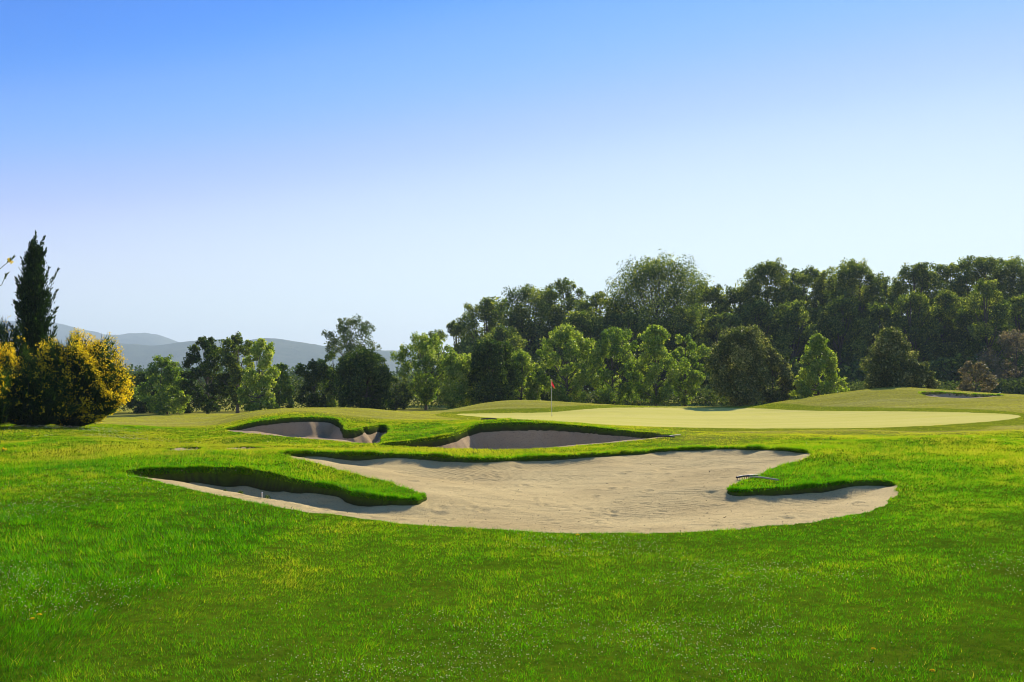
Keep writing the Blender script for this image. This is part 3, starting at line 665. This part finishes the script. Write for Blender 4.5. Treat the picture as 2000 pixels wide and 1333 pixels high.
# ---- brooms
def broom(label, u, y, w, vtop, seed, nst, nfl, fl_side=.2, depth=.8, prof='dome', spike=.35, fzone=.25):
    r = np.random.default_rng(seed); x, y, z = at(u, y); H = EYE + (HZ - vtop) * y / F - z; R = w * .5 * y / F
    root = thing('broom_bush', label, 'bush', (x, y, z), 'broom bushes')
    def shell(k, lo, hi):
        d = unit(r.normal(size=(k, 3)) * np.array([1, 1, 1])); d[:, 2] = np.where(d[:, 2] < 0, d[:, 2] * .62, d[:, 2]); fl_ = np.where(d[:, 2] < 0, 1 + .55 * d[:, 2] ** 2, 1.0) * (1 - .12 * (d[:, 2] < -.3))
        lump = 1 + .16 * np.sin(d[:, 0] * 7 + d[:, 1] * 3 + seed) * np.sin(d[:, 2] * 6 + d[:, 0] * 4) + .10 * np.sin(d[:, 0] * 17 + d[:, 2] * 13)
        q = lo + (hi - lo) * r.random(k) ** .6
        return np.stack([d[:, 0] * R, d[:, 1] * R * depth, np.maximum(.05, H * .40 + d[:, 2] * H * .60)], 1) * np.stack([lump * q * fl_, lump * q * fl_, .35 + .65 * lump * q], 1), d
    P, d = shell(nst, .35, .98)
    D = unit(d * np.array([.75, .75, .3]) + np.array([0, 0, .75]) + r.normal(0, .25, (nst, 3)))
    L = r.uniform(.16, .42, nst)
    side = unit(np.cross(D, r.normal(size=(nst, 3)))) * .011
    v = np.empty((nst, 3, 3)); v[:, 0] = P - side; v[:, 1] = P + side; v[:, 2] = P + D * L[:, None]
    new_mesh('stems', v.reshape(-1, 3), np.arange(nst * 3).reshape(-1, 3), M_STEM, root, {'tint': np.repeat(np.clip(.4 + r.normal(0, .22, nst), 0, 1), 3)})
    k = nst // 2; P, d = shell(k, .2, .86); vv = leaf_quads(P, unit(r.normal(size=(k, 3))), r.uniform(.08, .17, k), r, .4)
    new_mesh('foliage', vv, np.arange(len(vv)).reshape(-1, 4), M_STEM, root, {'tint': np.repeat(np.clip(.3 + r.normal(0, .2, k), 0, 1), 4)})
    P, d = shell(nfl * 4, .93, 1.10)
    pk = fl_side * d[:, 0] * .7 + .40 * d[:, 2] - .15 * d[:, 1] + .25 * np.sin(P[:, 0] * 4.1 + P[:, 2] * 3.3 + seed) + .18 * np.sin(P[:, 0] * 9 + P[:, 1] * 7) 
    o = np.argsort(-(pk + r.normal(0, .30, len(pk))))[:nfl]; P = P[o] + r.normal(0, .02, (nfl, 3))
    pts = np.repeat(P, 6, 0) + r.normal(0, .032, (nfl * 6, 3)); m = len(pts)
    vv = leaf_quads(pts, unit(r.normal(size=(m, 3)) + np.array([0, -.3, .3])), r.uniform(.026, .058, m), r, .8)
    new_mesh('blossoms', vv, np.arange(len(vv)).reshape(-1, 4), M_FLOWER, root, {'tint': np.repeat(r.random(m), 4)})
    # a few bare leading shoots
    parts = []
    for s_ in range(10):
        th = r.uniform(0, 6.28); p0 = np.array([0, 0, 0.]); p1 = np.array([np.cos(th) * R * .4, np.sin(th) * R * .4, H * .45]); p2 = np.array([np.cos(th) * R * .8, np.sin(th) * R * .6, H * .8])
        parts.append(tube([p0, p1, p2], [.03, .018, .006], 5))
    tv, tf_ = join(parts); new_mesh('branches', tv, tf_, M_BARK, root, smooth=True)
    return root
broom('rounded broom bush covered in yellow flowers in front of the cypress', 142, 30, 188, 664, 3, 32000, 2300, .55)
broom('yellow flowering broom bush at the frame edge beside the cypress', -14, 29, 96, 684, 4, 9000, 1100, .3)
broom('dark green broom bush without many flowers behind the frame-edge broom', 8, 32, 110, 640, 5, 12000, 130, .2)
broom('dark unflowered broom bush at the foot of the cypress', 62, 28.5, 150, 728, 8, 14000, 160, .2)
broom('shaded broom bush at the frame edge, low and dark', -60, 27, 150, 700, 6, 14000, 220, .2)

# shoots of a nearer broom reaching into the frame
def shoots(label, name, cat, stalks, y, flowers):
    x0, y0, z0 = at(stalks[0][0][0], y); root = thing(name, label, cat, (x0, y0, z0)); r = np.random.default_rng(3)
    parts, tips = [], []
    P = lambda u, v: np.array([(u - CXP) / F * y - x0, r.normal(0, .03), EYE + (HZ - v) * y / F - z0])
    for st in stalks:
        pp = np.array([P(*q) for q in st]); parts.append(tube(pp, np.linspace(.006, .0025, len(pp)), 5))
        for k in range(7):
            s_ = .55 + .45 * k / 7; a = pp[-2] + (pp[-1] - pp[-2]) * s_; dr = unit(pp[-1] - pp[-2]) + r.normal(0, .35, 3)
            parts.append(tube([a, a + dr * .025, a + dr * .045], [.003, .006, .001], 5))
    tv, tf_ = join(parts); new_mesh('stalks', tv, tf_, M_STEM, root, {'tint': np.full(len(tv), .75)})
    c = np.concatenate([P(*q)[None] + r.normal(0, .007, (14, 3)) for q in flowers])
    vv = leaf_quads(c, unit(r.normal(size=(len(c), 3))), r.uniform(.014, .026, len(c)), r, .8)
    new_mesh('blossoms', vv, np.arange(len(vv)).reshape(-1, 4), M_FLOWER, root, {'tint': np.repeat(r.random(len(c)), 4)})
shoots('thin broom shoots with one yellow bud reaching into the sky', 'broom_shoots', 'plant', [[(-60, 830), (-55, 650), (-30, 560), (2, 526), (27, 504)], [(-60, 830), (-52, 660), (-25, 575), (0, 556), (15, 536)]], 9.0, [(20, 512), (22, 509)])
shoots('green weed sprig with a yellow flower beside the lawn edge', 'weed_sprig', 'plant', [[(-12, 905), (-8, 870), (2, 825), (10, 797)], [(-10, 905), (0, 850), (14, 812)], [(-10, 905), (-2, 890), (9, 878)]], 13.5, [(10, 877), (11, 876), (12, 878)])

# ------------------------------------------------------------------ hills
def hills(name, label, y, ridge, back, hmul, seed):
    uu = np.linspace(-700, 2700, 420); r0 = np.interp(uu, [p[0] for p in ridge], [p[1] for p in ridge])
    for _ in range(3): r0 = .25 * np.roll(r0, 1) + .5 * r0 + .25 * np.roll(r0, -1)
    d = np.linspace(-1, 1, 90); U, D = np.meshgrid(uu, d)
    yy = y + D * back; x = (U - CXP) / F * yy
    ridge_h = EYE + (HZ - r0)[None] * y / F
    prof = np.cos(np.clip(D, -1, 1) * np.pi / 2) ** 1.3
    spur = fbm(x / (back * .22), yy / (back * .5), seed, 5) - .5
    z = ridge_h * prof * (1 + .55 * spur * (1 - prof)) + (fbm(x / 60, yy / 60, seed + 3, 3) - .5) * y * .0035 - 3 * (1 - prof)
    ii = np.arange(U.size).reshape(U.shape); q = np.stack([ii[:-1, :-1], ii[:-1, 1:], ii[1:, 1:], ii[1:, :-1]], -1).reshape(-1, 4)
    o = new_mesh(name, np.stack([x, yy, z], -1).reshape(-1, 3), q, M_HILL, smooth=True)
    tag(o, label, 'hills', kind='structure')
def hill_mat():
    m, nt = mat('wooded_hillside')
    p = N(nt, 'ShaderNodeBsdfPrincipled', i_Roughness=1.0); p.inputs['Specular IOR Level'].default_value = 0
    f = noise(nt, mapping(nt), .03, 6, .7); f2 = noise(nt, mapping(nt), .004, 4, .6)
    c = mixc(nt, f, (.015, .035, .010), (.10, .125, .045)); c = mixc(nt, ramp(nt, f2, [(.45, (0, 0, 0)), (.7, (1, 1, 1))]), c, (.15, .16, .08))
    nt.links.new(c, p.inputs['Base Color'])
    b = N(nt, 'ShaderNodeBump', i_Strength=1, i_Distance=12); nt.links.new(f, b.inputs['Height']); nt.links.new(b.outputs[0], p.inputs['Normal'])
    out = N(nt, 'ShaderNodeOutputMaterial'); nt.links.new(p.outputs[0], out.inputs[0]); return m
M_HILL = hill_mat()
hills('hills', 'farther pale blue ridge with a long shoulder', 4300, [(-700, 690), (-200, 650), (0, 632), (60, 625), (105, 632), (170, 648), (225, 657), (270, 651), (310, 656), (345, 669), (420, 700), (600, 730), (2700, 745)], 900, 1, 81)
hills('hills', 'nearer wooded blue ridge running behind the trees', 3000, [(-700, 720), (0, 690), (150, 680), (210, 671), (290, 677), (380, 667), (440, 664), (480, 668), (520, 661), (545, 663), (600, 672), (650, 681), (720, 684), (780, 687), (850, 697), (950, 718), (1100, 738), (1500, 750), (2700, 752)], 800, 1, 90)

# ------------------------------------------------------------------ flag, rakes, dandelions
M_POLE = plain_mat('pole_paint', (.55, .53, .48), .4, (.66, .63, .56), 4)
M_FLAG = leaf_mat('red_flag_cloth', [(0, (.50, .015, .03)), (1, (.66, .06, .075))], (1.2, .9, .9), .4, .02)
M_DARKMETAL = plain_mat('dark_plastic', (.02, .02, .022), .5, (.05, .05, .05), 20)
M_WOODH = plain_mat('weathered_handle', (.34, .28, .19), .7, (.46, .39, .27), 12)
fx, fy = 0, 0
fx, fy = ground_hit(1078, 813); fz = float(base_z(np.array([fx]), np.array([fy]))[0])
flag = thing('golf_flag', 'red flag hanging limp on a thin pale pole on the putting green', 'flag', (fx, fy, fz))
hgt = (813 - 742) * fy / F
lean = -1.5 * fy / F
tv, tf_ = tube([(0, 0, -.12), (lean * .5, 0, hgt * .5), (lean, 0, hgt)], [.015, .013, .010], 8); new_mesh('pole', tv, tf_, M_POLE, flag, smooth=True)
tv, tf_ = tube([(0, 0, -.05), (0, 0, .012)], [.054, .054], 16); new_mesh('cup', tv, tf_, M_DARKMETAL, flag, smooth=True)
tv, tf_ = tube([(lean, 0, hgt - .01), (lean, 0, hgt + .02), (lean, 0, hgt + .035)], [.02, .02, .004], 8); new_mesh('cap', tv, tf_, M_POLE, flag, smooth=True)
a, b_ = np.meshgrid(np.linspace(0, 1, 16), np.linspace(0, 1, 14))
k = fy / F
drop = 18 * k                                                       # folded cloth falling from the pole head
X = lean + .015 + a * (1.2 + 6.0 * b_ ** .9) * k * (1 - .15 * b_ ** 4); Zf = hgt - b_ * drop * (.55 + .45 * a) - a * 3.2 * k * (1 - b_)
Yf = .05 * np.sin(a * 9 + b_ * 2) * a
ii = np.arange(a.size).reshape(a.shape); q = np.stack([ii[:-1, :-1], ii[:-1, 1:], ii[1:, 1:], ii[1:, :-1]], -1).reshape(-1, 4)
new_mesh('flag_cloth', np.stack([X, Yf, Zf], -1).reshape(-1, 3), q, M_FLAG, flag, {'tint': (a * .5 + .5 * b_).ravel()}, smooth=True)

def box(c, sx_, sy_, sz_):
    v = np.array([[i, j, l] for i in (-.5, .5) for j in (-.5, .5) for l in (-.5, .5)]) * [sx_, sy_, sz_] + c
    return v, np.array([[0, 1, 3, 2], [4, 6, 7, 5], [0, 4, 5, 1], [2, 3, 7, 6], [0, 2, 6, 4], [1, 5, 7, 3]])
def rake(label, p_head, p_end, lift0, lift1, headlen):
    (hx, hy), (ex, ey) = ground_hit(*p_head), ground_hit(*p_end)
    hz = float(turf_z(np.array([hx]), np.array([hy]))[0]) + lift0; ez = float(turf_z(np.array([ex]), np.array([ey]))[0]) + lift1
    root = thing('bunker_rake', label, 'rake', (hx, hy, hz), 'bunker rakes')
    d = np.array([ex - hx, ey - hy, ez - hz]); tv, tf_ = tube([d * 0, d * .5 + [0, 0, .01], d], [.016, .016, .015], 8)
    new_mesh('handle', tv, tf_, M_WOODH, root, smooth=True)
    u_ = unit(np.array([-d[1], d[0], 0])); parts = [tube([u_ * -headlen / 2, u_ * -headlen / 4 + [0, 0, .015], u_ * headlen / 4 + [0, 0, .015], u_ * headlen / 2], [.02] * 4, 6)]
    for t in np.linspace(-.46, .46, 11): parts.append(tube([u_ * t * headlen, u_ * t * headlen + [0, 0, -.05]], [.008, .004], 5))
    tv, tf_ = join(parts); new_mesh('rake_head', tv, tf_, M_DARKMETAL, root, smooth=True)
rake('rake lying on the right grass finger of the large bunker', (1462, 933), (1520, 944), .06, .05, .62)
rake('rake lying on the grass at the tip of the shaded bunker', (1300, 857), (1329, 853), .05, .05, .55)
rake('rake lying in the grass above the shaded bunker near the green', (955, 822), (938, 820.5), .05, .04, .5)
def dandelion(label, u, v, size=.019, hgt=.055):
    x, y = ground_hit(u, v + hgt * 1000 / 4); z = float(turf_z(np.array([x]), np.array([y]))[0]); r = np.random.default_rng(int(u))
    root = thing('dandelion', label, 'flower', (x, y, z), 'dandelions in the lawn')
    tv, tf_ = tube([(0, 0, 0), (.004, .002, hgt * .5), (.0, .004, hgt)], [.002, .0018, .0018], 5); new_mesh('stem', tv, tf_, M_BLADE, root, {'tint': np.full(len(tv), .5)})
    n_ = 46; th = r.uniform(0, 6.28, n_); el = r.uniform(.05, .9, n_); d = np.stack([np.cos(th) * np.cos(el), np.sin(th) * np.cos(el), np.sin(el)], 1)
    c_ = np.array([0, .004, hgt]) + d * size * .55; vv = leaf_quads(c_, unit(d * .4 + [0, 0, 1]), np.full(n_, size * 1.1), r, .3)
    new_mesh('flower_head', vv, np.arange(len(vv)).reshape(-1, 4), M_FLOWER, root, {'tint': np.repeat(r.random(n_), 4)})
dandelion('yellow dandelion low on the left of the lawn, the right one of a pair', 76, 1203, .021)
dandelion('yellow dandelion low on the left of the lawn, the left one of a pair', 62, 1211, .021)
dandelion('small yellow dandelion alone low on the right of the lawn', 1706, 1272, .018)
dandelion('dull yellow dandelion nearest the bottom edge on the right', 1822, 1316, .02)
dandelion('tiny yellow dandelion at the near edge of the large bunker', 1128, 1040, .028, .07)

def weed(label, u, v, hgt, seed):
    x, y = ground_hit(u, v); x_, y_ = np.array([x]), np.array([y]); z = float(sand_z(BUNKER_PX[0], x_, y_)[0][0]); r = np.random.default_rng(seed)
    root = thing('weed', label, 'weed', (x, y, z), 'weeds in the sand')
    n_ = 26; th = r.uniform(0, 6.28, n_); el = r.uniform(.3, 1.4, n_); d = np.stack([np.cos(th) * np.cos(el), np.sin(th) * np.cos(el), np.sin(el)], 1)
    vv = leaf_quads(d * hgt * r.uniform(.3, .9, (n_, 1)), unit(np.cross(d, r.normal(size=(n_, 3)))), r.uniform(.4, .8, n_) * hgt, r, .4)
    new_mesh('leaves', vv, np.arange(len(vv)).reshape(-1, 4), M_DARK, root, {'tint': np.repeat(r.random(n_), 4)})
    tv, tf_ = tube([(0, 0, -.03), (0, .005, hgt * .4), (.01, 0, hgt * .8)], [.004, .003, .002], 5); new_mesh('stem', tv, tf_, M_GREEN, root, {'tint': np.full(len(tv), .5)})
weed('small weed sprouting in the shaded sand left of the white peg', 470, 952, .065, 1)
weed('tiny weed in the shaded sand, farthest from the white peg', 440, 948, .045, 2)
weed('upright weed growing just right of the white peg', 522, 962, .075, 3)
px_, py_ = ground_hit(512, 958); pz_ = float(sand_z(BUNKER_PX[0], np.array([px_]), np.array([py_]))[0][0])
peg = thing('marker_peg', 'short white peg standing in the shaded sand under the left grass finger', 'peg', (px_, py_, pz_))
tv, tf_ = tube([(0, 0, -.05), (0, 0, .10)], [.010, .010], 8); new_mesh('shaft', tv, tf_, M_POLE, peg, smooth=True)
tv, tf_ = tube([(0, 0, .10), (0, 0, .115), (0, 0, .12)], [.013, .013, .004], 8); new_mesh('cap', tv, tf_, M_POLE, peg, smooth=True)

# ------------------------------------------------------------------ light, sky, air, camera
EL, AZ = math.radians(31), math.radians(27)                       # sun ahead, to the right of the view
sd = np.array([math.sin(AZ) * math.cos(EL), math.cos(AZ) * math.cos(EL), math.sin(EL)])
L = bpy.data.lights.new('sun', 'SUN'); L.energy = 5.0; L.angle = math.radians(.55); L.color = (1, .90, .74)
so = bpy.data.objects.new('sun', L); col.objects.link(so)
from mathutils import Vector
so.rotation_euler = Vector(sd).to_track_quat('Z', 'Y').to_euler()
w = bpy.data.worlds.new('World'); scene.world = w; w.use_nodes = True; nt = w.node_tree; nt.nodes.clear()
sky = N(nt, 'ShaderNodeTexSky', sky_type='NISHITA', sun_disc=False, sun_elevation=EL, sun_rotation=AZ, altitude=100, air_density=1.0, dust_density=.0, ozone_density=3.0)
dim = N(nt, 'ShaderNodeVectorMath', operation='SCALE'); dim.inputs['Scale'].default_value = .1; nt.links.new(sky.outputs[0], dim.inputs[0])
cv = N(nt, 'ShaderNodeRGBCurve'); nt.links.new(dim.outputs[0], cv.inputs['Color'])         # deep blue overhead, near white at the horizon
for ch, pts in ((0, [(0, 0), (.10, .01), (.155, .008), (.20, .115), (.26, .36), (.32, .58), (.40, .72), (.50, .80), (.70, .91), (1, .97)]),
                (1, [(0, 0), (.2, .14), (.28, .195), (.36, .375), (.44, .52), (.52, .70), (.62, .83), (.75, .92), (1, .98)]),
                (2, [(0, 0), (.3, .45), (.50, .82), (.60, .93), (.75, .97), (1, .97)])):
    c_ = cv.mapping.curves[ch]
    while len(c_.points) < len(pts): c_.points.new(.5, .5)
    for p_, q_ in zip(c_.points, pts): p_.location = q_
    for p_ in c_.points: p_.handle_type = 'AUTO_CLAMPED'
cv.mapping.update()
up = N(nt, 'ShaderNodeVectorMath', operation='SCALE'); up.inputs['Scale'].default_value = 7.7; nt.links.new(cv.outputs[0], up.inputs[0])
bg = N(nt, 'ShaderNodeBackground', i_Strength=.1); nt.links.new(up.outputs[0], bg.inputs[0])
nt.links.new(bg.outputs[0], N(nt, 'ShaderNodeOutputWorld').inputs[0])

HAZE = True
if HAZE:
    m, nt = mat('haze_air'); v_ = N(nt, 'ShaderNodeVolumePrincipled'); v_.inputs['Density'].default_value = .00024; v_.inputs['Color'].default_value = (.69, .88, 1, 1); v_.inputs['Anisotropy'].default_value = .2
    nt.links.new(v_.outputs[0], N(nt, 'ShaderNodeOutputMaterial').inputs['Volume'])
    vv, ff = box(np.array([0, 2600, 180.]), 46000, 6000, 400)
    hz_ = new_mesh('haze', vv, ff, m); tag(hz_, 'thin blue summer haze over the far hills', 'haze', kind='stuff')

cam = bpy.data.cameras.new('camera'); cam.sensor_width = 36; cam.lens = 36 * F / 2000; cam.shift_y = (HZ - 666.5) / 2000; cam.clip_start = .1; cam.clip_end = 40000
co = bpy.data.objects.new('camera', cam); col.objects.link(co); co.location = (0, 0, EYE); co.rotation_euler = (math.radians(90), 0, 0); scene.camera = co
vs = scene.view_settings; vs.view_transform = 'Standard'; vs.look = 'None'; vs.gamma = 1; vs.exposure = .58
cy_ = scene.cycles; cy_.max_bounces = 6; cy_.diffuse_bounces = 3; cy_.glossy_bounces = 2; cy_.transmission_bounces = 3; cy_.volume_bounces = 0; cy_.use_denoising = True; cy_.pixel_filter_type = 'BLACKMAN_HARRIS'; cy_.filter_width = 1.0; cy_.denoising_prefilter = 'ACCURATE'; cy_.denoising_input_passes = 'RGB_ALBEDO_NORMAL'; cy_.sample_clamp_indirect = 6
